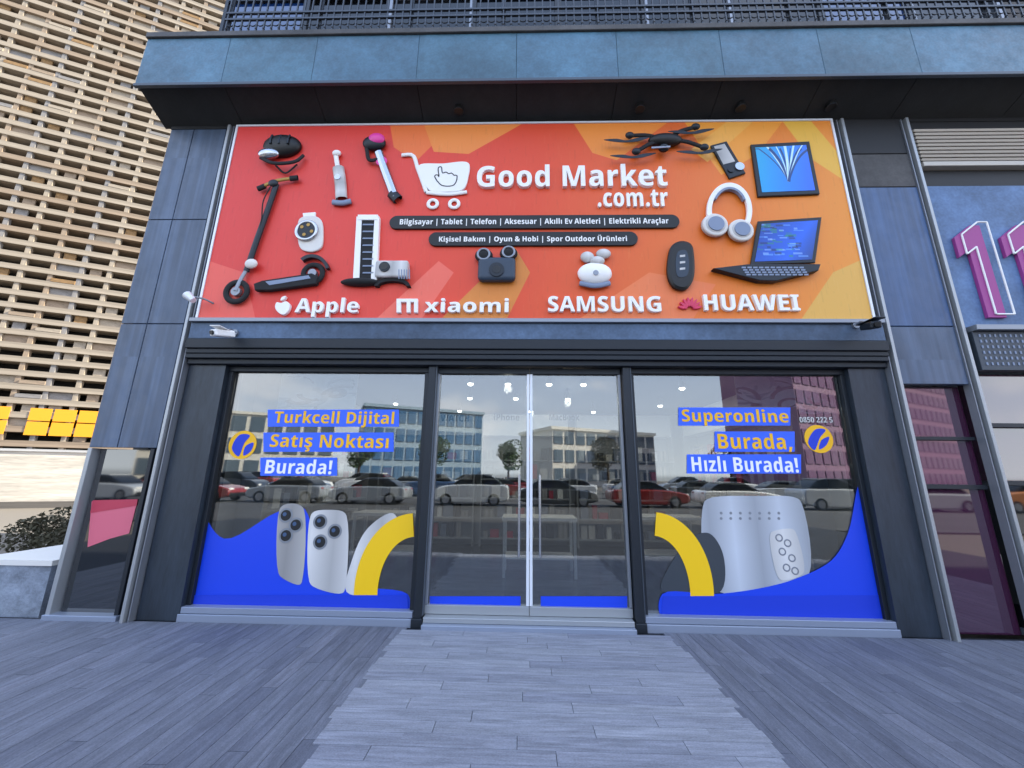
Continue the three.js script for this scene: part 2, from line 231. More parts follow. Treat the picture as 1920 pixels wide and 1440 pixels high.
  part(b, 'fascia', rb(XL, 6.5, 8, 6.56, -0.03, 0.03, 0.003), M.dark);
  // upper storey behind the railing
  const wx0 = P(432, 0, -0.9).x, wn = 9, wx1 = 8.6;
  for (let i = 0; i < wn; i++) {
    const a = lerp(wx0, wx1, i / wn), c = lerp(wx0, wx1, (i + 1) / wn), w = part(b, 'window', B3(a + 0.05, 7.3, c - 0.05, 10.4, -0.899, -0.87), i === 7 || i === 0 ? M.blueGlass : M.upGlass);
    for (const [q0, r0, q1, r1] of [[a, 7.2, a + 0.06, 10.5], [c - 0.06, 7.2, c - 0.002, 10.5], [a + 0.06, 8.9, c - 0.06, 8.96], [a + 0.06, 10.4, c - 0.06, 10.5]]) part(w, 'frame', B3(q0, r0, q1, r1, -0.898, -0.82), i % 3 === 2 ? M.steel : M.frame);
  }
  part(b, 'balcony_floor', B3(XL + 0.15, 6.9, 8.4, 7.1, -0.898, 0.29), M.cladR);
  const rx0 = P(425, 30, 0.42).x, rx1 = 8.3, ya = P(960, 62, 0.42).y, yb = P(960, 30, 0.42).y, yc = P(960, 18, 0.42).y, yd = yc + 0.5, rail = part(b, 'railing', B3(rx0, yd, rx1, yd + 0.05, 0.39, 0.45), M.shutter);
  for (const [u0, u1] of [[ya + 0.02, ya + 0.055], [yb, yb + 0.03], [yc, yc + 0.03]]) part(rail, 'rail', B3(rx0, u0, rx1, u1, 0.405, 0.435), M.railing);
  const bal = [], orn = [];
  for (let x = rx0 + 0.03, i = 0; x < rx1 - 0.02; x += 0.112, i++) { bal.push(B3(x - 0.009, ya, x + 0.009, yd, 0.411, 0.429)); orn.push(new THREE.TorusGeometry(0.05, 0.008, 5, 10, Math.PI).rotateZ(Math.PI).translate(x + 0.056, P(960, 36, 0.42).y, 0.42), new THREE.SphereGeometry(0.018, 6, 5).translate(x, P(960, 46, 0.42).y, 0.42)); if (i % 12 === 0) part(rail, 'post', B3(x - 0.03, 7.1, x + 0.03, yd, 0.38, 0.402), M.railing); }
  tag(part(rail, 'balusters', bal, M.railing), null, null, null, 'stuff'); tag(part(rail, 'scrolls', orn, M.shutter), null, null, null, 'stuff');
  // glazing: two fixed windows, two door leaves
  const T0 = 2.9, SI = 0.14;
  const mk = (name, x0, x1, y0, y1) => part(b, name, B3(x0, y0, x1, y1, -0.135, -0.125), M.glass);
  const fr = (w, x0, y0, x1, y1, m, z0 = -0.19, z1 = -0.07) => part(w, 'frame', rb(x0, y0, x1, y1, z0, z1, 0.003), m);
  const glassL = mk('window', JL + 0.06, MA - 0.06, SI, T0 - 0.05), glassR = mk('window', MB + 0.06, JR - 0.06, SI, T0 - 0.05), doorL = mk('door', MA + 0.06, SEAM - 0.035, 0.16, T0 - 0.05), doorR = mk('door', SEAM + 0.035, MB - 0.06, 0.16, T0 - 0.05);
  for (const [w, x0, x1] of [[glassL, JL, MA - 0.055], [glassR, MB + 0.055, JR]]) { fr(w, x0, T0 - 0.06, x1, T0, M.frame); fr(w, x0, SI, x0 + 0.05, T0 - 0.065, M.frame); fr(w, x1 - 0.05, SI, x1, T0 - 0.065, M.frame); part(w, 'sill', rb(x0, 0.075, x1, SI - 0.002, -0.2, -0.01), M.sill); part(w, 'sill', rb(x0 - 0.01, -0.012, x1 + 0.01, 0.072, -0.2, 0.012), M.sill); }
  for (const [w, x0, x1, s] of [[doorL, MA + 0.055, SEAM - 0.003, -1], [doorR, SEAM + 0.003, MB - 0.055, 1]]) {
    fr(w, x0, T0 - 0.07, x1, T0, M.frame, -0.18, -0.08); fr(w, x0, 0.1, x1, 0.19, M.alu, -0.18, -0.08); fr(w, s < 0 ? x0 : x1 - 0.03, 0.195, s < 0 ? x0 + 0.03 : x1, T0 - 0.075, M.steel, -0.18, -0.08); fr(w, s < 0 ? x1 - 0.032 : x0, 0.195, s < 0 ? x1 : x0 + 0.032, T0 - 0.075, M.aluPale, -0.18, -0.08);
    const hx = SEAM + s * 0.12; part(w, 'handle', [new THREE.CylinderGeometry(0.014, 0.014, 0.9, 14).translate(hx, 1.15, -0.06), ...[0.8, 1.5].map((y) => new THREE.CylinderGeometry(0.009, 0.009, 0.07, 10).rotateX(Math.PI / 2).translate(hx, y, -0.095))], M.chrome);
  }
  part(b, 'threshold', rb(MA + 0.07, -0.012, MB - 0.07, 0.045, -0.2, 0.1), M.sill); part(b, 'threshold', rb(MA + 0.07, 0.047, MB - 0.07, 0.097, -0.2, 0.03), M.alu);
  for (const x of [MA, MB]) { const m = part(b, 'mullion', rb(x - 0.045, 0, x + 0.045, 2.9, -0.22, 0.0, 0.006), M.frame); part(m, 'edge', rb(x + 0.047, 0.1, x + 0.06, 2.9, -0.2, -0.005, 0.003), M.steelDark); part(m, 'foot', rb(x - 0.06, -0.012, x + 0.06, 0.08, -0.2, 0.03, 0.005), M.frame); }
  // right-hand bay: louvres, rail, panel with numerals, perforated canopy, window
  const QX = TR2 + 0.14, QE = 7.9, lb = part(b, 'louvre', B3(QX, 5.82, QE, 6.36, -0.028, -0.01), M.dark);
  for (let i = 0; i < 9; i++) part(lb, 'slat', new THREE.BoxGeometry(QE - QX, 0.03, 0.09).rotateX(0.5).translate((QX + QE) / 2, 5.85 + i * 0.06, 0.03), M.louvreW);
  part(b, 'fascia', rb(QX, 6.37, QE, 6.5, -0.028, 0.02), M.dark); part(b, 'rail', rb(QX, 5.72, QE, 5.79, -0.028, 0.08), M.louvreW); part(b, 'panel', rb(QX, 5.46, QE, 5.71, -0.028, 0.0), M.dark);
  const pan = part(b, 'panel', rb(QX, 3.42, QE, 5.45, -0.028, 0.02), M.panelBlue);
  const w1 = (x, y, d = 0.045) => { const o = [[0, -0.02], [0.24, 0.16], [0.36, 0.16], [0.36, -1.12], [0.14, -1.12], [0.14, -0.2], [0, -0.3]]; return o.map(([a, c]) => new THREE.Vector3(x + a, y + c, d)); };
  for (const x of [5.56, 6.14, 6.9]) { part(pan, 'numeral', plate(shapeOf(w1(x, 4.66)), 0.022, 0.06, 0.003), M.magenta); const l = w1(x + 0.09, 4.7, 0.068); part(pan, 'outline', l.map((p, i) => tube([p, p.clone().lerp(l[(i + 1) % l.length], 0.5), l[(i + 1) % l.length]], 0.011, 2, 6)), M.white); }
  const can = part(b, 'canopy', rb(QX, 2.86, QE, 3.34, -0.028, 0.1), M.canopy); part(can, 'edge', rb(QX, 3.345, QE, 3.41, -0.028, 0.16), M.steel);
  const dots = []; for (let j = 0; j < 6; j++) for (let i = 0; i < 42; i++) dots.push(rb(QX + 0.06 + i * 0.06, 2.92 + j * 0.07, QX + 0.078 + i * 0.06, 2.955 + j * 0.07, 0.1, 0.106, 0)); tag(part(can, 'perforations', dots, M.slatePale), null, null, null, 'stuff');
  const low = part(b, 'window', B3(QX, 1.6, QE, 2.84, -0.2, -0.05), M.plumReflectionGlass), lowest = part(b, 'window', B3(QX, 0.06, QE, 1.54, -0.2, -0.05), M.darkGlass); for (const y of [2.2, 1.545]) part(low, 'frame', rb(QX, y, QE, y + 0.05, -0.05, 0), M.frame); part(low, 'frame', rb(6.5, 1.61, 6.56, 2.84, -0.049, 0.01), M.frame); part(lowest, 'sill', rb(QX, -0.012, QE, 0.058, -0.2, 0.1), M.sill);  // upper pane: reflected plum painted into the glass colour
  for (const x of [-1.6, 2.0]) { const rl = new THREE.RectAreaLight('#fff2de', 0.45, 2.4, 2.6); rl.position.set(x, 3.03, -2.5); rl.rotation.x = -Math.PI / 2; scene.add(rl); }
  Object.assign(bld.userData, {}); bld.glazing = [glassL, doorL, doorR, glassR];
}

// ---------------------------------------------------------------- the sign
{
  const z = 0.09, t = thing('shop_sign', 'wide red to orange shop sign board with raised white letters and product shapes', 'sign', new THREE.Vector3(0, SY0, 0.02));
  const bs = shapeOf([[SX0, SY0], [SX1, SY0], [SX1, SY1], [SX0, SY1]].map((p) => new THREE.Vector2(...p))), bg = plate(bs, 0.0, z);
  { const p = bg.attributes.position, uv = bg.attributes.uv; for (let i = 0; i < p.count; i++) uv.setXY(i, (p.getX(i) - SX0) / (SX1 - SX0), (p.getY(i) - SY0) / (SY1 - SY0)); }
  part(t, 'board', bg, new THREE.MeshStandardMaterial({ map: signTex, roughness: 0.5 }));
  const ed = [[SX0 - 0.03, SY0 - 0.03, SX1 + 0.03, SY0 - 0.002], [SX0 - 0.03, SY1 + 0.002, SX1 + 0.03, SY1 + 0.03], [SX0 - 0.03, SY0, SX0 - 0.002, SY1], [SX1 + 0.002, SY0, SX1 + 0.03, SY1]]; for (const [a, c, d, e] of ed) part(t, 'edge', box(a, c, 0.005, d, e, z + 0.012), M.aluPale);
  const l1 = M.white, sub = (p, name, g, m) => part(p, name, g, m), prod = (name, g, m) => part(t, name, g, m);
  const W = (x, y, d = 0.05) => P(x, y, z).setZ(z + d), ball = (x, y, rx, ry, d, dz = 0.08) => { const c = W(x, y, d); return new THREE.SphereGeometry(1, 24, 16).scale(rx * S, ry * S, dz).translate(c.x, c.y, c.z); };
  const tb = (pts, r, n = 18) => tube(pts.map((p) => W(p[0], p[1], p[2] ?? 0.05)), r * S, n, 8);
  const ring = (x, y, r, w, d) => { const c = W(x, y, d); return new THREE.TorusGeometry(r * S, w * S, 10, 30).translate(c.x, c.y, c.z); };
  const flat = (pts, d0, d1, e = 0.003) => plate(pts, z + d0, z + d1, e), dk = (x, y, r, d0, d1) => { const c = W(x, y, 0); return new THREE.CylinderGeometry(r * S, r * S, d1 - d0, 24).rotateX(Math.PI / 2).translate(c.x, c.y, z + (d0 + d1) / 2); };
  // shopping cart emblem
  const cart = part(t, 'cart_emblem', flat(curve([[784, 308], [830, 304], [878, 303], [878, 326], [868, 352], [836, 357], [806, 355], [792, 335]]), 0, 0.055), l1);
  sub(cart, 'handle', [tb([[754, 293, 0.03], [774, 293, 0.03], [784, 318, 0.03], [800, 362, 0.03]], 4.2)], l1); sub(cart, 'base', tb([[800, 363, 0.03], [840, 366, 0.03], [876, 362, 0.03]], 4.2), l1);
  for (const x of [812, 852]) sub(cart, 'wheel', ring(x, 384, 9, 3.6, 0.03), l1);
  { const hp = [[820, 342], [816, 333], [821, 331], [824, 335], [823, 318], [828, 316], [831, 328], [837, 326], [842, 329], [848, 328], [852, 332], [857, 332], [856, 344], [850, 351], [830, 351]]; sub(cart, 'hand', tb([...hp, hp[0]].map(([x, y]) => [x, y, 0.057]), 1.1, 60), M.dark); }
  for (const [, g] of lettering('Good Market', 893, 303, 1250, 347, z, z + 0.08, true)) part(t, 'letter', g, l1);
  for (const [, g] of lettering('.com.tr', 1122, 353, 1252, 385, z, z + 0.06, true)) part(t, 'letter', g, l1);
  for (const [x0, x1, y0, y1, s] of [[728, 1274, 400, 427, 'Bilgisayar | Tablet | Telefon | Aksesuar | Akıllı Ev Aletleri | Elektrikli Araçlar'], [802, 1196, 432, 459, 'Kişisel Bakım | Oyun & Hobi | Spor Outdoor Ürünleri']]) {
    const s1 = new THREE.Shape(), a = P(x0, y1, z + 0.05), c = P(x1, y0, z + 0.05), r = (c.y - a.y) / 2; s1.absarc(c.x - r, a.y + r, r, -Math.PI / 2, Math.PI / 2); s1.absarc(a.x + r, a.y + r, r, Math.PI / 2, Math.PI * 1.5);
    const bar = part(t, 'caption_bar', plate(s1, z, z + 0.05, 0.004), M.black); part(bar, 'caption_text', lettering(s, x0 + 20, y0 + 6, x1 - 20, y1 - 5, z + 0.051, z + 0.056), l1);
  }
  for (const [s, x0, x1, y0, y1] of [['Apple', 548, 672, 556, 592], ['xiaomi', 794, 954, 557, 583], ['SAMSUNG', 1028, 1240, 553, 582], ['HUAWEI', 1324, 1500, 550, 580]]) for (const [, g] of lettering(s, x0, y0, x1, y1, z, z + 0.075, true)) part(t, 'letter', g, l1);
  part(t, 'fruit_emblem', [flat(curve([[524, 566], [534, 563], [541, 570], [537, 582], [528, 588], [518, 583], [513, 574], [516, 565]]), 0, 0.07), flat(curve([[523, 561], [526, 555], [533, 553], [530, 559]]), 0, 0.07)], l1);
  part(t, 'square_emblem', flat([[742, 558], [782, 558], [782, 584], [775, 584], [775, 564], [768, 564], [768, 584], [761, 584], [761, 564], [750, 564], [750, 584], [742, 584]], 0, 0.07), l1);
  M.petal = mat('#d3325a', 0.45); { const petals = []; for (let i = 0; i < 8; i++) { const a = Math.PI * (i + 0.5) / 8, c = Math.cos(a), s = Math.sin(a), cx = 1296, cy = 577; petals.push(flat(curve([[cx + 5 * c, cy - 4 * s], [cx + 15 * c - 2.6 * s, cy - 14 * s - 2.6 * c], [cx + 23 * c, cy - 22 * s], [cx + 15 * c + 2.6 * s, cy - 14 * s + 2.6 * c]]), 0, 0.06)); } part(t, 'flower_emblem', petals, M.petal); }
  // product shapes, each in its place on the board
  let p = prod('helmet', ball(532, 278, 40, 26, 0.05, 0.17), M.black); sub(p, 'visor', ball(510, 296, 22, 12, 0.12, 0.1), M.chrome); sub(p, 'brim', tb([[494, 302, 0.1], [522, 316, 0.16], [560, 310, 0.12], [572, 296, 0.07]], 4), M.rubber); for (const x of [520, 536, 552]) sub(p, 'vent', tb([[x, 266, 0.185], [x - 2, 274, 0.213], [x - 3, 283, 0.216]], 2.4, 8), M.frame); sub(p, 'strap', tb([[520, 314, 0.06], [538, 328, 0.06], [560, 312, 0.06]], 2), M.rubber);
  p = prod('electric_scooter', tb([[522, 350, 0.07], [504, 402, 0.07], [484, 458, 0.07], [466, 512, 0.07]], 6), M.frame); sub(p, 'handlebar', tb([[490, 358, 0.08], [520, 346, 0.1], [560, 338, 0.08]], 4), M.gold); sub(p, 'grip', tb([[488, 359, 0.08], [502, 354, 0.09]], 6, 4), M.rubber); sub(p, 'grip', tb([[548, 340, 0.085], [562, 338, 0.08]], 6, 4), M.rubber); sub(p, 'display', ball(518, 350, 10, 8, 0.11, 0.05), M.frame); sub(p, 'headlight', ball(478, 500, 12, 10, 0.12, 0.06), M.offwhite); sub(p, 'cable', tb([[512, 356, 0.1], [500, 384, 0.12], [496, 420, 0.11], [488, 446, 0.09]], 1.4), M.rubber);
  sub(p, 'deck', flat([[470, 528], [486, 522], [580, 508], [592, 514], [588, 528], [500, 540], [472, 540]], 0.02, 0.13, 0.01), M.rubber); sub(p, 'deck_grip', flat([[492, 524], [574, 512], [578, 518], [500, 531]], 0.131, 0.135), M.slatePale);
  for (const [x, y, r] of [[448, 550, 25], [590, 516, 23]]) { const w = sub(p, 'wheel', ring(x, y, r * 0.8, r * 0.22, 0.07), M.rubber); sub(w, 'hub', dk(x, y, r * 0.35, 0.03, 0.11), M.steel); } sub(p, 'fork', tb([[468, 506, 0.07], [456, 530, 0.09], [448, 550, 0.11]], 4), M.steel); sub(p, 'fender', plate(ringShape(590, 514, 32, 32, 6, z, 0.2, 2.3), z + 0.03, z + 0.12), M.frame);
  p = prod('electric_toothbrush', tb([[636, 318], [640, 345], [642, 376]], 12), M.paleSheenPrint); sub(p, 'neck', tb([[632, 296, 0.06], [636, 320, 0.06]], 5), M.white); sub(p, 'head', ball(634, 292, 9, 7, 0.07, 0.06), M.white); sub(p, 'button', dk(638, 340, 6, 0.12, 0.145), M.chrome); sub(p, 'base', tb([[626, 382, 0.05], [644, 384, 0.06], [660, 380, 0.05]], 6), M.slatePale);
  M.hotpink = mat('#e33d9c', 0.4); p = prod('cordless_vacuum', tb([[712, 290, 0.07], [722, 320, 0.07], [734, 352, 0.07], [742, 374, 0.07]], 9), M.chrome); sub(p, 'motor', ball(704, 274, 24, 17, 0.08, 0.11), M.frame); sub(p, 'filter', ball(710, 270, 17, 13, 0.14, 0.08), M.hotpink); sub(p, 'band', ring(718, 308, 9, 2.5, 0.09), M.hotpink); sub(p, 'grip', tb([[690, 284, 0.09], [696, 306, 0.09], [712, 304, 0.09]], 4), M.rubber); sub(p, 'nozzle', tb([[736, 366, 0.06], [748, 378, 0.06]], 11, 5), M.frame);
  p = prod('smart_watch', flat(curve([[560, 408], [584, 402], [600, 410], [604, 436], [600, 462], [582, 470], [562, 464], [556, 436]]), 0, 0.05, 0.008), M.offwhite); sub(p, 'dial', dk(578, 436, 20, 0.05, 0.085), M.frame); sub(p, 'bezel', ring(578, 436, 20, 3, 0.085), M.chrome); for (const [x, y] of [[570, 430], [582, 426], [588, 438], [574, 444]]) sub(p, 'complication', dk(x, y, 3.4, 0.085, 0.092), M.gold); sub(p, 'strap', flat([[566, 398], [590, 396], [590, 406], [568, 408]], 0, 0.04), M.white);
  p = prod('tower_fan', flat([[676, 408], [700, 408], [696, 524], [668, 524]], 0, 0.09, 0.01), M.rubber); for (const [a, c] of [[666, 676], [700, 709]]) sub(p, 'edge', flat([[a, 402], [c, 402], [c - 5, 522], [a - 7, 522]], 0, 0.1), M.white); sub(p, 'top', flat([[668, 398], [706, 398], [706, 408], [668, 408]], 0, 0.11, 0.006), M.white); sub(p, 'base', ball(678, 532, 38, 8, 0.06, 0.11), M.rubber); for (let i = 0; i < 8; i++) sub(p, 'grille', flat([[678, 416 + i * 13], [698, 416 + i * 13], [698, 418.5 + i * 13], [677, 418.5 + i * 13]], 0.091, 0.1, 0), M.slatePale);
  p = prod('projector', rbox(62 * S, 34 * S, 0.16, 0.03, 3).translate(W(738, 510).x, W(738, 510).y, z + 0.08), M.paleSheenPrint); sub(p, 'foot', plate(ringShape(738, 540, 33, 16, 7, z, 0, Math.PI), z, z + 0.1), M.rubber); sub(p, 'lens', dk(726, 508, 10, 0.16, 0.19), M.frame); sub(p, 'glass', dk(726, 508, 7, 0.19, 0.195), M.carGlass); for (let i = 0; i < 5; i++) sub(p, 'slot', flat([[744 + i * 5, 500], [746 + i * 5, 500], [746 + i * 5, 518], [744 + i * 5, 518]], 0.16, 0.163, 0), M.slatePale);
  p = prod('game_camera', rbox(70 * S, 48 * S, 0.18, 0.06, 4).translate(W(932, 510).x, W(932, 510).y, z + 0.09), mat('#2b3a4c', 0.45)); for (const [x, y] of [[908, 484], [954, 480]]) { const k = sub(p, 'ear', ball(x, y, 17, 14, 0.09, 0.09), M.rubber); sub(k, 'ring', ring(x, y, 11, 2, 0.165), M.steel); } sub(p, 'lens', dk(932, 514, 14, 0.18, 0.205), M.frame); sub(p, 'lens_glass', dk(932, 514, 8, 0.205, 0.21), M.carGlass);  // small dark disc is the glass of the lens
  p = prod('air_humidifier', ball(1114, 516, 32, 22, 0.06, 0.14), M.white); sub(p, 'mist_cap', [ball(1100, 486, 13, 11, 0.08, 0.08), ball(1130, 480, 14, 10, 0.08, 0.08), ball(1118, 494, 14, 9, 0.1, 0.08)], M.paleSheenPrint); sub(p, 'base', tb([[1086, 534, 0.07], [1114, 540, 0.1], [1142, 534, 0.07]], 5), M.slatePale); sub(p, 'button', dk(1114, 520, 5, 0.19, 0.205), M.steel);
  p = prod('drone', ball(1244, 270, 34, 14, 0.1, 0.13), M.black); for (const [x, y] of [[1178, 262], [1300, 246], [1190, 292], [1316, 284]]) { const a = sub(p, 'arm', tb([[1244, 270, 0.1], [(1244 + x) / 2, (270 + y) / 2 - 3, 0.13], [x, y, 0.11]], 4.5), M.rubber); sub(a, 'motor', ball(x, y, 9, 7, 0.12, 0.06), M.frame); sub(a, 'propeller', flat(curve([[x - 44, y - 8], [x - 20, y - 10], [x, y - 7], [x + 20, y - 12], [x + 44, y - 13], [x + 20, y - 5], [x, y - 3], [x - 22, y - 4]]), 0.16, 0.168, 0.002), M.frame); } sub(p, 'camera', ball(1240, 288, 11, 9, 0.16, 0.08), M.carGlass); sub(p, 'stripe', flat([[1226, 264], [1262, 262], [1262, 265], [1226, 267]], 0.22, 0.235, 0), M.steel);
  p = prod('phone', flat([[1334, 270], [1364, 262], [1400, 322], [1370, 332]], 0, 0.05, 0.008), M.frame); sub(p, 'screen', flat([[1340, 272], [1360, 267], [1380, 300], [1358, 306]], 0.051, 0.054, 0), M.paleSheenPrint); sub(p, 'lens', dk(1384, 316, 9, 0.05, 0.075), M.chrome); sub(p, 'lens', dk(1368, 322, 6, 0.05, 0.07), M.frame);
  p = prod('tablet', flat([[1410, 268], [1520, 262], [1540, 361], [1424, 366]], 0, 0.055, 0.008), M.frame);
  const pic = (pts, d, tex) => { const g = flat(pts, d, d + 0.004, 0), u = g.attributes.uv, q = g.attributes.position, xs = pts.map((v) => P(v[0], v[1], z).x), ys = pts.map((v) => P(v[0], v[1], z).y), a = Math.min(...xs), c = Math.max(...xs), e = Math.min(...ys), f = Math.max(...ys); for (let i = 0; i < u.count; i++) u.setXY(i, (q.getX(i) - a) / (c - a), (q.getY(i) - e) / (f - e)); return [g, new THREE.MeshStandardMaterial({ map: tex, roughness: 0.22 })]; };
  sub(p, 'screen', ...pic([[1418, 274], [1514, 269], [1531, 354], [1431, 358]], 0.056, canvasTex(256, 200, (g) => { const gr = g.createLinearGradient(0, 0, 256, 60); gr.addColorStop(0, '#1aa6d8'); gr.addColorStop(1, '#2f6cf0'); g.fillStyle = gr; g.fillRect(0, 0, 256, 200); for (let i = 0; i < 11; i++) { g.strokeStyle = i % 2 ? '#c9ecf7' : '#1b3f7c'; g.lineWidth = 5 + i % 3 * 4; g.beginPath(); g.moveTo(120, 170); g.quadraticCurveTo(90 + i * 9, 90 - i * 4, i * 26, i % 2 ? 0 : 30); g.stroke(); } })));
  p = prod('headphones', plate(ringShape(1364, 400, 42, 52, 9, z, -0.5, 3.7), z + 0.03, z + 0.1, 0.008), M.white); for (const [x, y, r] of [[1336, 428, 25], [1384, 438, 24]]) { const c = sub(p, 'ear_cup', ball(x, y, r, r * 0.95, 0.08, 0.1), M.paleSheenPrint); sub(c, 'grille', dk(x, y, r * 0.6, 0.15, 0.182), M.slatePale); sub(c, 'pad', ring(x, y, r * 0.8, 4, 0.12), M.offwhite); } sub(p, 'cushion', plate(ringShape(1364, 400, 33, 43, 4, z, 0.5, 2.6), z + 0.03, z + 0.11, 0.004), M.slatePale);
  p = prod('fitness_band', flat(curve([[1264, 454], [1282, 446], [1300, 452], [1306, 476], [1304, 520], [1290, 538], [1268, 534], [1256, 512], [1258, 470]]), 0, 0.12, 0.03), M.black); sub(p, 'display', flat(curve([[1274, 468], [1290, 466], [1292, 512], [1274, 514]]), 0.121, 0.126, 0), M.screen); for (let i = 0; i < 3; i++) sub(p, 'icon', flat([[1278, 474 + i * 12], [1288, 473 + i * 12], [1288, 477 + i * 12], [1278, 478 + i * 12]], 0.127, 0.13, 0), M.paleSheenPrint);
  p = prod('laptop', flat([[1424, 412], [1544, 404], [1532, 490], [1410, 494]], 0.03, 0.07, 0.008), M.frame);
  sub(p, 'screen', ...pic([[1431, 417], [1537, 410], [1526, 484], [1418, 488]], 0.071, canvasTex(256, 180, (g) => { const gr = g.createLinearGradient(0, 0, 256, 180); gr.addColorStop(0, '#163a8c'); gr.addColorStop(0.6, '#1f63e0'); gr.addColorStop(1, '#12264e'); g.fillStyle = gr; g.fillRect(0, 0, 256, 180); const r = rnd(77); for (let i = 0; i < 70; i++) { g.fillStyle = ['#8fc0ff', '#2f9b58', '#0e1c38', '#c9dcff'][Math.floor(r() * 4)]; g.globalAlpha = 0.45; g.fillRect(r() * 150, 10 + r() * 160, 4 + r() * 34, 3 + r() * 7); } })));
  const kb = sub(p, 'keyboard', flat([[1342, 498], [1410, 490], [1546, 490], [1542, 502], [1462, 522], [1430, 521]], 0.01, 0.15, 0.008), M.frame); { const keys = []; for (let i = 0; i < 4; i++) for (let j = 0; j < 11; j++) keys.push(flat([[1396 + j * 11 + i * 3, 495 + i * 4.5], [1404 + j * 11 + i * 3, 495 + i * 4.5], [1404 + j * 11 + i * 3, 498 + i * 4.5], [1396 + j * 11 + i * 3, 498 + i * 4.5]], 0.15, 0.156, 0)); sub(p, 'keys', keys, M.slatePale); }
}

for (const t of scene.children) if (t.name === 'shop_sign') for (const c of t.children) if (c.name !== 'board' && c.name !== 'edge') { c.scale.z = 0.6; c.position.z += 0.09 * 0.4; }

// ---------------------------------------------------------------- stickers and prints on the glass
{
  const [wl, d1, d2, wr] = bld.glazing, z = -0.124, e = 0.002, SW = 0.0064;
  const st = (w, name, pts, m, lift = 0) => part(w, name, plate(pts, z + lift, z + lift + e), m);
  const tx = (w, s, x0, y0, x1, y1, m, lift = 0.006) => part(w, 'lettering', lettering(s, x0, y0, x1, y1, z + lift, z + lift + e), m);
  const ground = (w, x0, y0, x1, y1, m) => part(w, 'text_ground', plate([[x0, y0], [x1, y0], [x1, y1], [x0, y1]], z + 0.002, z + 0.004), m);
  const dkw = (x, y, r, d) => { const c = P(x, y, z); return new THREE.CylinderGeometry(r * SW, r * SW, e, 32).rotateX(Math.PI / 2).translate(c.x, c.y, z + d); };
  const emblem = (w, x, y, r) => { part(w, 'round_emblem', dkw(x, y, r, 0.002), M.yellow2); part(w, 'swirl', [plate(curve([[x - r * 0.75, y + r * 0.25], [x - r * 0.2, y - r * 0.7], [x + r * 0.5, y - r * 0.65], [x + r * 0.1, y - r * 0.1], [x - r * 0.3, y + r * 0.8]]), z + 0.004, z + 0.006), plate(curve([[x + r * 0.05, y + r * 0.75], [x + r * 0.2, y + r * 0.1], [x + r * 0.75, y - r * 0.15], [x + r * 0.55, y + r * 0.45]]), z + 0.004, z + 0.006)], M.blueDeep); };
  // left window
  ground(wl, 502, 768, 748, 800, M.blueText); ground(wl, 494, 811, 738, 847, M.blueText); ground(wl, 488, 858, 632, 892, M.blueText);
  tx(wl, 'Turkcell Dijital', 512, 772, 740, 800, M.yellow2); tx(wl, 'Satış Noktası', 504, 815, 730, 846, M.yellow2); tx(wl, 'Burada!', 496, 862, 624, 888, M.white); emblem(wl, 455, 834, 27);
  st(wl, 'print_or_reflection_panel', curve([[372, 906], [382, 960], [420, 1010], [520, 960], [566, 950], [590, 1010], [600, 1070], [660, 1098], [764, 1114], [768, 1140], [764, 1160], [500, 1162], [338, 1160], [340, 1100], [354, 1000]]), M.blue);
  const phone = (x0, y0, x1, y1, m) => { const f = part(wl, 'phone_print', plate(curve([[x0 + 8, y0 + 3], [(x0 + x1) / 2, y0], [x1 - 8, y0 + 3], [x1, y0 + 12], [x1 - 2, y1 - 10], [x1 - 8, y1 + 6], [x0 + 6, y1 - 6], [x0 - 2, y1 - 16], [x0, y0 + 12]]), z + 0.004, z + 0.006), m); for (const [cx, cy] of [[0.28, 22], [0.68, 40], [0.28, 60]]) { part(wl, 'lens_print', dkw(lerp(x0, x1, cx), y0 + cy, 13, 0.008), M.steel); part(wl, 'lens_print', dkw(lerp(x0, x1, cx), y0 + cy, 9.5, 0.0105), M.dark); part(wl, 'lens_print', dkw(lerp(x0, x1, cx) - 2, y0 + cy - 2, 3.5, 0.013), M.slate); } };
  phone(524, 944, 570, 1090, M.greySheenPrint); phone(582, 956, 650, 1106, M.paleSheenPrint);
  st(wl, 'print_or_reflection_panel', curve([[650, 1110], [660, 1050], [690, 990], [736, 962], [748, 985], [724, 1030], [706, 1080], [704, 1114]]), M.paleSheenPrint, 0.003);
  part(wl, 'yellow_arc', plate(ringShape(780, 1120, 116, 158, 44, z, 1.62, 3.2), z + 0.008, z + 0.01), M.yellow);
  st(wl, 'print_or_reflection_panel', [[338, 1116], [764, 1116], [766, 1160], [334, 1160]], M.blueDeep, 0.0115);
  // doors: small marks
  
  for (const [w, x0, x1] of [[d1, 806, 976], [d2, 1014, 1176]]) { st(w, 'print_or_reflection_panel', [[x0, 1118], [x1, 1118], [x1, 1142], [x0, 1142]], M.blue); }
  // right window
  ground(wr, 1272, 764, 1482, 798, M.blueText); ground(wr, 1340, 809, 1490, 847, M.blueText); ground(wr, 1288, 852, 1502, 888, M.blueText);
  tx(wr, 'Superonline', 1280, 768, 1476, 798, M.yellow2); tx(wr, 'Burada,', 1348, 813, 1482, 846, M.yellow2); tx(wr, 'Hızlı Burada!', 1298, 857, 1494, 884, M.white); emblem(wr, 1535, 823, 26); tx(wr, '0850 222 5', 1500, 782, 1560, 792, M.paleSheenPrint);
  st(wr, 'print_or_reflection_panel', curve([[1318, 950], [1326, 936], [1420, 930], [1494, 934], [1504, 946], [1516, 1080], [1470, 1106], [1350, 1110], [1322, 1060]]), M.pinkSheenPrint);
  for (let j = 0; j < 2; j++) for (let i = 0; i < 7; i++) part(wr, 'dot', dkw(1352 + i * 18, 962 + j * 10, 2.4, 0.003), M.steel);
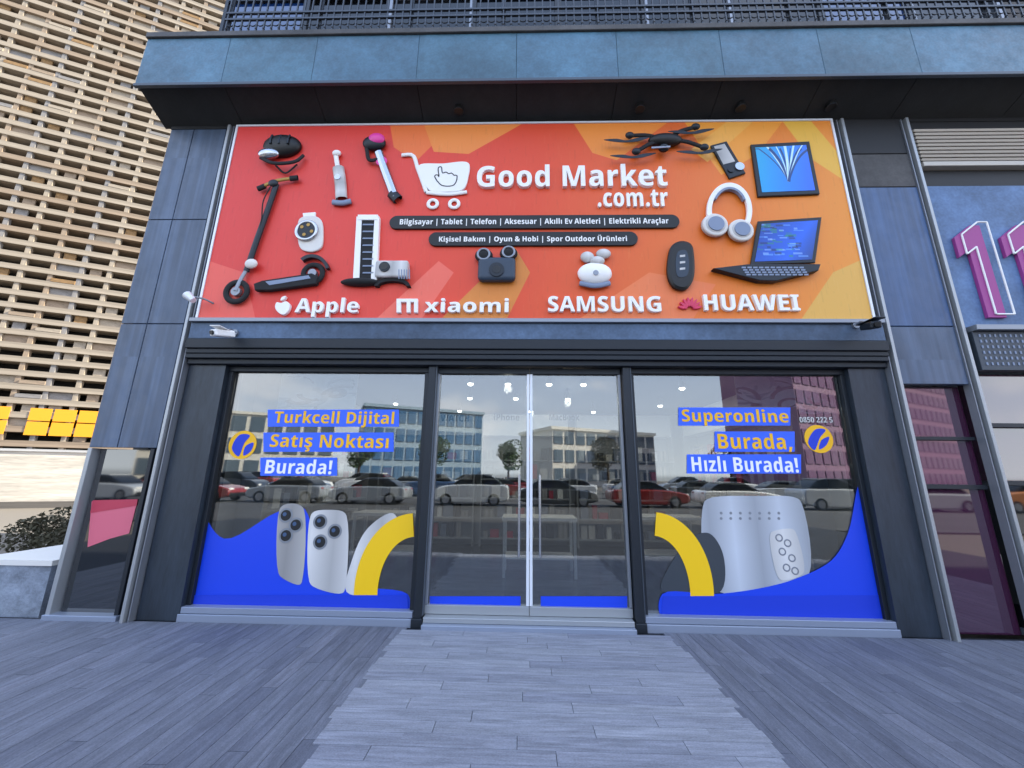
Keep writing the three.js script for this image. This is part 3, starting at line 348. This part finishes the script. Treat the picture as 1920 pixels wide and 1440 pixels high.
  st(wr, 'print_or_reflection_panel', curve([[1240, 1106], [1256, 1060], [1300, 1006], [1330, 1000], [1356, 1040], [1352, 1108], [1300, 1112]]), M.navy, 0.003);
  part(wr, 'yellow_arc', plate(ringShape(1222, 1122, 116, 162, 44, z, -0.02, 1.5), z + 0.008, z + 0.01), M.yellow);
  st(wr, 'print_or_reflection_panel', curve([[1444, 1002], [1450, 996], [1486, 992], [1492, 998], [1508, 1070], [1500, 1080], [1466, 1088], [1458, 1080]]), M.paleSheenPrint, 0.005); for (const [x, y] of [[1460, 1008], [1476, 1018], [1466, 1034], [1484, 1046], [1474, 1064], [1490, 1070]]) { const c = P(x, y, z); part(wr, 'button_print', new THREE.TorusGeometry(5.5 * SW, 1.2 * SW, 6, 16).scale(1, 1, 0.3).translate(c.x, c.y, z + 0.008), M.steel); }
  st(wr, 'print_or_reflection_panel', curve([[1612, 906], [1626, 950], [1640, 1020], [1668, 1090], [1684, 1130], [1686, 1160], [1400, 1162], [1242, 1160], [1242, 1114], [1340, 1114], [1420, 1104], [1490, 1086], [1560, 1050], [1590, 1000]]), M.blue, 0.007);
  st(wr, 'print_or_reflection_panel', [[1242, 1118], [1690, 1116], [1694, 1160], [1240, 1160]], M.blueDeep, 0.0115);
  // posters hanging just behind the glass
  const posterTex = [0, 1].map((k) => canvasTex(256, 256, (g) => { const r = rnd(90 + k); g.fillStyle = '#e9ecef'; g.fillRect(0, 0, 256, 256); for (let i = 0; i < 16; i++) { g.strokeStyle = ['#2c3644', '#aab4be', '#6f8695', '#1d232b', '#f8f8f8'][i % 5]; g.lineWidth = 6 + r() * 22; g.beginPath(); g.arc(r() * 256, r() * 256, 20 + r() * 90, r() * 6, r() * 6 + 2.2); g.stroke(); } }));
  for (const [x0, y0, x1, y1, q, l] of [[520, 702, 672, 766, 0, 'black and white poster hanging high in the left shop window'], [1384, 702, 1486, 762, 1, 'pale poster hanging high in the right shop window'], [1500, 704, 1570, 776, 0, 'narrow black and white poster hanging at the right end of the right window']]) {
    const zz = -0.5, a = P(x0, y1, zz), c = P(x1, y0, zz), t = thing('poster', l, 'poster', new THREE.Vector3((a.x + c.x) / 2, a.y, zz)), g = box(a.x, a.y, zz - 0.012, c.x, c.y, zz); part(t, 'sheet', g, new THREE.MeshStandardMaterial({ map: posterTex[q], roughness: 0.5 })); for (const x of [a.x + 0.04, c.x - 0.04]) part(t, 'cord', box(x - 0.003, c.y, zz - 0.009, x + 0.003, 3.06, zz - 0.003), M.steel);
  }
}

// ---------------------------------------------------------------- cameras and lamps fixed to the front
function cctv(px, py, label, m) {
  const c = P(px, py, 0.14), t = thing('security_camera', label, 'camera', c.clone());
  part(t, 'housing', rbox(0.11, 0.085, 0.24, 0.02).rotateX(0.25).rotateY(-0.3).translate(c.x, c.y, 0.3), m); part(t, 'bracket', [tube([new THREE.Vector3(c.x, c.y + 0.08, 0.1), new THREE.Vector3(c.x, c.y + 0.09, 0.2), new THREE.Vector3(c.x, c.y + 0.03, 0.27)], 0.012), new THREE.CylinderGeometry(0.04, 0.04, 0.03, 16).rotateX(Math.PI / 2).translate(c.x, c.y + 0.08, 0.115)], M.steel);
  part(t, 'lens', new THREE.CylinderGeometry(0.026, 0.028, 0.03, 16).rotateX(Math.PI / 2 + 0.25).rotateY(-0.3).translate(c.x - 0.035, c.y - 0.03, 0.415), M.black); part(t, 'shade', box(c.x - 0.06, c.y + 0.045, 0.18, c.x + 0.06, c.y + 0.053, 0.44), m);
}
cctv(436, 634, 'white security camera at the left end of the header under the sign', M.white); cctv(1610, 620, 'dark security camera at the right end of the header under the sign', M.frame);
{ const c = P(392, 572, 0.06), t = thing('spotlight', 'small spotlight on an arm beside the lower left corner of the sign', 'spotlight', c); part(t, 'arm', tube([new THREE.Vector3(c.x + 0.1, c.y, 0.05), new THREE.Vector3(c.x + 0.02, c.y + 0.03, 0.18), new THREE.Vector3(c.x - 0.06, c.y + 0.02, 0.26)], 0.012), M.steel); part(t, 'head', new THREE.CylinderGeometry(0.055, 0.035, 0.12, 18).rotateZ(0.9).translate(c.x - 0.07, c.y, 0.27), M.aluPale); part(t, 'base', new THREE.CylinderGeometry(0.03, 0.03, 0.03, 14).rotateX(Math.PI / 2).translate(c.x + 0.1, c.y, 0.04), M.steel); }

// ---------------------------------------------------------------- inside the shop
{
  const r = rnd(60);
  const shelf = (x, z, turn, w, label, words = []) => {
    const t = thing('display_shelf', label, 'shelf', new THREE.Vector3(x, 0.035, z)); t.rotation.y = turn; const loc = (n, g, m) => { const q = new THREE.Mesh(g, m); q.name = n; q.castShadow = q.receiveShadow = true; t.add(q); return q; };
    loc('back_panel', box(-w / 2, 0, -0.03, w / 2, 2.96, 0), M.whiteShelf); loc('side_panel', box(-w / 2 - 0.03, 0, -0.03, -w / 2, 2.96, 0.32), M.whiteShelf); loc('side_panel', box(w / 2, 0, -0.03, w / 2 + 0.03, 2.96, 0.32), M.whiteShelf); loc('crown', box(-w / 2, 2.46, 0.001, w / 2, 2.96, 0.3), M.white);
    for (let i = 0; i < 5; i++) { const y = 0.15 + i * 0.43, s = loc('shelf_board', box(-w / 2, y, 0.001, w / 2, y + 0.03, 0.3), M.whiteShelf); let q = -w / 2 + 0.06; while (q < w / 2 - 0.2) { const bw = 0.08 + r() * 0.14, bh = 0.12 + r() * 0.22, m = new THREE.Mesh(box(q, y + 0.03, 0.05, q + bw, y + 0.03 + bh, 0.2), [M.white, M.slatePale, M.frame, M.offwhite, M.greySheenPrint, M.roseRed, M.navy][Math.floor(r() * 7)]); m.name = 'product_box'; s.add(m); q += bw + 0.03 + r() * 0.08; } }
    for (const [s, x0, y0, x1, y1] of words) part(t, 'lettering', lettering(s, x0, y0, x1, y1, z + 0.302, z + 0.31), M.frame);
  };
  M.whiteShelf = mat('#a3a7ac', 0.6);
  shelf(-2.2, -4.85, 0, 2.2, 'white shelf of boxed goods on the back wall behind the left window', [['WATCH', 826, 778, 880, 790]]); shelf(0.1, -4.85, 0, 2.0, 'white shelf of boxed goods on the back wall straight behind the doors', [['iPhone', 926, 776, 974, 788], ['MacBook', 1030, 776, 1086, 788]]); shelf(2.4, -4.85, 0, 2.2, 'white shelf of boxed goods on the back wall behind the right window');
  shelf(JL - 0.08, -2.6, Math.PI / 2, 3.6, 'long white shelf of boxed goods along the left side wall'); shelf(JR + 0.08, -2.6, -Math.PI / 2, 3.6, 'long white shelf of boxed goods along the right side wall');
  for (const [x, z, l] of [[0.3, -2.2, 'white framed display table standing behind the glass doors'], [-2.3, -2.6, 'white framed display table behind the left window'], [2.5, -2.6, 'white framed display table behind the right window']]) { const t = thing('display_table', l, 'table', new THREE.Vector3(x, 0.035, z)); part(t, 'tabletop', box(x - 0.6, 0.88, z - 0.3, x + 0.6, 0.93, z + 0.3), M.white); part(t, 'shelf', box(x - 0.55, 0.3, z - 0.25, x + 0.55, 0.33, z + 0.25), M.white); for (const sx of [-1, 1]) for (const sz of [-1, 1]) part(t, 'leg', box(x + sx * 0.56 - 0.022, 0.035, z + sz * 0.26 - 0.022, x + sx * 0.56 + 0.022, 0.88, z + sz * 0.26 + 0.022), M.white); }
  [[-0.75, -0.9], [-0.2, -0.9], [0.4, -0.9], [0.9, -0.9], [-0.9, -2.0], [-0.1, -2.0], [0.8, -2.0], [-2.6, -1.1], [-2.4, -2.6], [2.4, -1.1], [2.6, -2.6], [0.2, -3.4], [-1.3, -3.4], [1.5, -3.4]].forEach(([x, z], i) => {
    const t = thing('ceiling_spotlight', 'small lit ceiling spotlight inside the shop', 'ceiling light', new THREE.Vector3(x, 3.06, z), 'lit ceiling spotlights inside the shop');
    part(t, 'bracket', new THREE.CylinderGeometry(0.02, 0.02, 0.12, 10).translate(x, 3.0, z), M.black); part(t, 'housing', new THREE.CylinderGeometry(0.05, 0.04, 0.08, 16).translate(x, 2.93, z), M.black); part(t, 'bulb', new THREE.SphereGeometry(0.042, 16, 12).scale(1, 0.6, 1).translate(x, 2.885, z), M.lampGlow);
    if (i % 5 === 1) { const q = new THREE.PointLight('#fff0d8', 0.3); q.position.set(x, 2.82, z); q.shadow.radius = 3; q.castShadow = true; scene.add(q); }
  });
}

// ---------------------------------------------------------------- unfinished tower, wall, plinth, planting on the left
const FACE = Math.atan2(0.4, 0.92);
function tower(label, x, z, floors, fh, bays, bw, seed) {
  const r = rnd(seed), t = new THREE.Group(); t.name = 'tower_block'; t.position.set(x, -0.2, z); t.rotation.y = FACE; scene.add(t); tag(t, label, 'tower block');
  const add = (n, g, m) => { const q = new THREE.Mesh(g, m); q.name = n; q.castShadow = q.receiveShadow = true; t.add(q); return q; };
  // yellow safety panels on one of the lower floors
  const nrm = new THREE.Vector3(Math.sin(FACE), 0, Math.cos(FACE)), base = new THREE.Vector3(x, -0.2, z);
  const onFace = (px, py) => { const eye = new THREE.Vector3(0, EYE, D), d = P(px, py, 0).sub(eye), k = base.clone().sub(eye).dot(nrm) / d.dot(nrm); return t.worldToLocal(eye.addScaledVector(d, k)); };
  t.updateMatrixWorld(true);
  for (const [a, c] of [[-24, 12], [50, 92], [97, 139], [144, 182]]) for (const [u, v] of [[768, 791], [793, 818]]) { const p0 = onFace(a, 800), p1 = onFace(c, 800), lo = onFace(115, v).y, hi = onFace(115, u).y; add('safety_panel', box(p0.x, lo, 0.32, p1.x, hi, 0.42), M.yellowPanel); }
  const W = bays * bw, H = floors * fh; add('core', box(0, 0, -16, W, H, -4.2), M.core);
  const sg = box(-0.4, 0, -4.6, W + 0.4, fh * 0.42, 0.25), cg = box(-0.42, 0, -1.0, 0.42, fh * 0.56, 0.0), pg = box(0, 0, -0.8, bw - 1.0, fh * 0.56, -0.5), hg = box(0, 0, -0.8, bw * 0.42, fh * 0.56, -0.4), lg = box(0, 0, -0.2, bw - 1.0, fh * 0.28, 0.3), mats = [M.concrete, M.concreteWarm, M.concreteGrey]; let n = 0;
  for (let i = 0; i <= bays; i++) add('column', box(i * bw - 0.5, 0, -1.0, i * bw + 0.5, H, 0.0), mats[i % 3]);
  for (let f = 0; f < floors; f++) {
    const y = f * fh; add('floor_slab', sg, mats[r() < 0.8 ? 0 : 1]).position.y = y;
    for (let i = 0; i < bays; i++) { const q = r(); if (q < 0.36 && n < 298 && y > 6) { n++; const e = add('infill_panel', q < 0.1 ? pg : q < 0.27 ? hg : lg, q > 0.22 && q < 0.3 ? M.timber : mats[Math.floor(r() * 3)]); e.position.set(i * bw + 0.5 + (q < 0.27 && q >= 0.1 ? r() * bw * 0.34 : 0), y + fh * 0.44, 0); } }
  }
}
M.concreteWarm = mat('#a8927c', 0.9, { map: mo5 }); M.concreteGrey = mat('#96908d', 0.9, { map: mo5 });
tower('tall unfinished concrete tower with open floors at the far left', -168, -72.8, 57, 3.6, 14, 5.9, 5);
{
  const t = new THREE.Group(); t.name = 'boundary_wall'; t.position.set(-34, 0, -9); t.rotation.y = FACE; scene.add(t); tag(t, 'sunlit cream wall on stone footing below the unfinished tower', 'wall');
  for (const [n, g, m] of [['wall', box(0, 0.1, -0.3, 26, 2.4, 0), M.wallCream], ['coping', box(-0.03, 2.402, -0.36, 26.03, 2.52, 0.06), M.concreteWhite], ['footing', box(-0.05, -0.2, -0.34, 26.05, 0.098, 0.06), M.stone]]) { const q = new THREE.Mesh(g, m); q.name = n; t.add(q); q.castShadow = q.receiveShadow = true; }
}
{ const a = P(-60, 1186, -0.3), c = P(118, 1082, -0.3), t = thing('plinth', 'pale grey plinth block at the far left beside the first shop window', 'plinth', new THREE.Vector3(-5.8, -0.2, -0.6)); part(t, 'block', box(a.x, -0.2, -1.1, c.x, 0.5, -0.15), M.plinth); part(t, 'cap', box(a.x - 0.03, 0.502, -1.13, c.x + 0.03, 0.56, -0.12), M.offwhite); }
function foliage(n, rx, ry, rz, leaf, seed, lump = 6) {
  const r = rnd(seed), pos = [], nor = [], cs = Array.from({ length: lump }, () => [(r() - 0.5) * 1.2, (r() - 0.5) * 1.1, (r() - 0.5) * 1.2, 0.35 + r() * 0.35]);
  for (let i = 0; i < n; i++) {
    const c = cs[Math.floor(r() * lump)], u = r() * 2 - 1, a = r() * 6.283, q = Math.sqrt(1 - u * u), d = c[3] * (0.6 + 0.4 * Math.cbrt(r())), p = new THREE.Vector3((c[0] + q * Math.cos(a) * d) * rx, (c[1] + u * d) * ry, (c[2] + q * Math.sin(a) * d) * rz);
    const e1 = new THREE.Vector3(r() - 0.5, r() - 0.5, r() - 0.5).normalize(), e2 = new THREE.Vector3(r() - 0.5, r() - 0.5, r() - 0.5).cross(e1).normalize(), nn = e1.clone().cross(e2), s = leaf * (0.6 + r() * 0.8);
    const q1 = p.clone().addScaledVector(e1, s), q2 = p.clone().addScaledVector(e2, s * 0.45), q3 = p.clone().addScaledVector(e1, -s), q4 = p.clone().addScaledVector(e2, -s * 0.45);
    for (const v of [q1, q2, q3, q1, q3, q4]) { pos.push(v.x, v.y, v.z); nor.push(nn.x, nn.y, nn.z); }
  }
  const g = new THREE.BufferGeometry(); g.setAttribute('position', new THREE.Float32BufferAttribute(pos, 3)); g.setAttribute('normal', new THREE.Float32BufferAttribute(nor, 3)); g.setAttribute('uv', new THREE.Float32BufferAttribute(new Float32Array(pos.length / 3 * 2), 2)); return g;
}

{ const c = P(96, 1050, -1.6), t = thing('shrub', 'low dark shrub behind the plinth at the far left', 'shrub', c.clone().setY(-0.2)); part(t, 'foliage', foliage(3200, 0.75, 0.42, 0.35, 0.035, 1).translate(c.x, c.y - 0.05, c.z), M.leafDry); for (const i of [0, 1, 2]) part(t, 'stem', tube([new THREE.Vector3(c.x, -0.2, c.z), new THREE.Vector3(c.x + (i - 1) * 0.1, c.y * 0.5, c.z), new THREE.Vector3(c.x + (i - 1) * 0.3, c.y, c.z)], 0.012, 6, 5), M.bark); }
for (const [x, z, w, l, sd] of [[-7.2, -2.6, 0.9, 'dark green shrub growing behind the plinth, nearest the shop', 3], [-9.4, -3.4, 1.1, 'wide dark shrub growing behind the plinth, farthest left', 4]]) { const t = thing('shrub', l, 'shrub', new THREE.Vector3(x, -0.2, z)); part(t, 'foliage', foliage(3600, w, 0.55, 0.5, 0.04, sd).translate(x, 0.3, z), sd === 3 ? M.leaf : M.leafDry); for (const i of [0, 1, 2]) part(t, 'stem', tube([new THREE.Vector3(x, -0.2, z), new THREE.Vector3(x + (i - 1) * 0.15, 0.1, z), new THREE.Vector3(x + (i - 1) * 0.4, 0.5, z)], 0.014, 6, 5), M.bark); }
// ---------------------------------------------------------------- across the street (seen in the glass): cars, trees, buildings
function car(x, z, turn, paint, label, kind) {
  const t = new THREE.Group(); t.name = numbered('parked_car'); t.position.set(x, -0.14, z); t.rotation.y = turn; scene.add(t); tag(t, label, 'car', null);
  const add = (p, n, g, m) => { const q = new THREE.Mesh(g, m); q.name = n; q.castShadow = q.receiveShadow = true; p.add(q); return q; };
  const pm = new THREE.MeshPhysicalMaterial({ color: paint, roughness: 0.35, clearcoat: 1, clearcoatRoughness: 0.05 });
  const h = kind === 'suv' ? 1.18 : 1;
  const ext = (pts, w, b) => { const s = new THREE.Shape(); const c = curve(pts); c.forEach(([a, y], i) => (i ? s.lineTo(a, y) : s.moveTo(a, y))); return new THREE.ExtrudeGeometry(s, { depth: w - 2 * b, bevelEnabled: true, bevelSize: b, bevelThickness: b, bevelOffset: -b, bevelSegments: 2 }).translate(0, 0, -w / 2 + b); };
  const body = add(t, 'body', ext([[-2.15, 0.35], [-2.2, 0.7], [-2.1, 0.92 * h], [-1.2, 0.98 * h], [0.7, 0.98 * h], [1.7, 0.86 * h], [2.15, 0.7], [2.2, 0.4], [1.9, 0.24], [-1.9, 0.24]], 1.76, 0.08), pm);
  add(t, 'cabin', ext([[-1.75, 0.94 * h], [-1.25, 1.36 * h], [-0.6, 1.46 * h], [0.1, 1.44 * h], [0.55, 1.26 * h], [1.05, 0.94 * h]], 1.5, 0.1), M.carGlass); add(t, 'roof', box(-1.15, 1.42 * h, -0.6, 0.12, 1.475 * h, 0.6), pm);
  for (const [px, pz] of [[-1.35, 0.8], [1.35, 0.8], [-1.35, -0.8], [1.35, -0.8]]) { const w = add(t, 'wheel', new THREE.CylinderGeometry(0.33, 0.33, 0.2, 24).rotateX(Math.PI / 2).translate(px, 0.33, pz), M.tyre); add(w, 'rim', new THREE.CylinderGeometry(0.21, 0.21, 0.22, 16).rotateX(Math.PI / 2).translate(px, 0.33, pz), M.chrome); }
  for (const pz of [-0.6, 0.6]) { add(t, 'headlight', rbox(0.14, 0.14, 0.34, 0.03).translate(2.1, 0.72, pz), M.white); add(t, 'tail_light', rbox(0.1, 0.16, 0.3, 0.03).translate(-2.13, 0.8, pz), M.lampRed); }
  add(t, 'bumper', rbox(0.16, 0.2, 1.6, 0.05).translate(2.16, 0.42, 0), M.dark);
}
const NTH = ['first', 'second', 'third', 'fourth', 'fifth', 'sixth', 'seventh', 'eighth', 'ninth', 'tenth', 'eleventh', 'twelfth'], PAINTS = [['white', '#ececec'], ['silver', '#c3c7cb'], ['black', '#22252a'], ['white', '#f2f2f0'], ['dark red', '#8a1d1a'], ['grey', '#8b9097'], ['blue', '#35547c'], ['white', '#e6e8ea']];
{ const r = rnd(71); ['front', 'middle', 'rear'].forEach((rowName, k) => { for (let i = 0; i < 12; i++) { const [n, c] = k === 0 && i === 11 ? ['orange', '#f08a12'] : PAINTS[Math.floor(r() * PAINTS.length)]; car(-30 + i * 5.3 + r() * 0.7 + k * 1.4, 18.5 + k * 8 + r() * 0.4, r() < 0.4 ? Math.PI : (r() - 0.5) * 0.1, c, `${n} parked car, ${NTH[i]} from the left in the ${rowName} row of the car park`, r() < 0.35 ? 'suv' : 'car'); } }); }
function tree(x, z, h, w, label, m, seed) { const t = thing('street_tree', label, 'tree', new THREE.Vector3(x, -0.2, z)); part(t, 'trunk', [new THREE.CylinderGeometry(0.1, 0.2, h * 0.55, 10).translate(x, h * 0.27 - 0.2, z), ...[0, 1, 2, 3].map((i) => tube([new THREE.Vector3(x, h * 0.4, z), new THREE.Vector3(x + Math.cos(i * 1.6) * w * 0.2, h * 0.55, z + Math.sin(i * 1.6) * w * 0.2), new THREE.Vector3(x + Math.cos(i * 1.6) * w * 0.45, h * 0.75, z + Math.sin(i * 1.6) * w * 0.45)], 0.06, 6, 6))], M.bark); part(t, 'crown', foliage(2600, w * 0.62, h * 0.36, w * 0.62, 0.14, seed, 9).translate(x, h * 0.7, z), m); }
tree(-19, 41, 5.2, 2.6, 'green tree behind the rear row of parked cars, far left', M.leaf, 31); tree(-10.5, 41.5, 6, 3.2, 'broad green tree behind the rear row of parked cars on the left', M.leaf, 32); tree(-1.5, 42, 5.2, 2.8, 'green tree behind the rear row of parked cars in the middle', M.leaf, 33); tree(10, 41, 5.8, 3, 'broad dusty tree behind the rear row of parked cars on the right', M.leafDry, 34); tree(24, 41, 5.4, 2.8, 'dusty tree behind the rear row of parked cars, far right', M.leafDry, 35);
function block(x0, x1, z, h, nx, ny, wall, glass, label) {
  const t = thing('office_block', label, 'building', new THREE.Vector3((x0 + x1) / 2, -0.2, z)); t.rotation.y = -0.45; part(t, 'wall', box(x0, -0.2, z, x1, h, z + 12), wall); part(t, 'roof', box(x0 - 0.3, h, z - 0.3, x1 + 0.3, h + 0.5, z + 12.3), wall);
  const w = (x1 - x0) / nx, fh = h / ny; for (let i = 0; i < nx; i++) for (let j = 0; j < ny; j++) { const q = part(t, 'window', box(x0 + i * w + w * 0.12, j * fh + fh * 0.22, z - 0.12, x0 + (i + 1) * w - w * 0.12, (j + 1) * fh - fh * 0.1, z - 0.02), glass); }
}
block(-26, -6, 60, 12, 12, 4, mat('#9fb3c2', 0.6), mat('#55789a', 0.1), 'blue glass office block across the street on the left');
block(4, 26, 64, 9, 10, 3, mat('#e0dad0', 0.8), mat('#5b6a78', 0.15), 'low beige building across the street in the middle');
block(38, 98, 66, 24, 28, 8, mat('#946b86', 0.6), mat('#75466a', 0.1), 'plum glass office block across the street on the right');
block(-66, -36, 66, 12, 10, 3, mat('#e2dccf', 0.8), mat('#56646f', 0.15), 'low pale building across the street at the far left');



renderer.render(scene, camera);
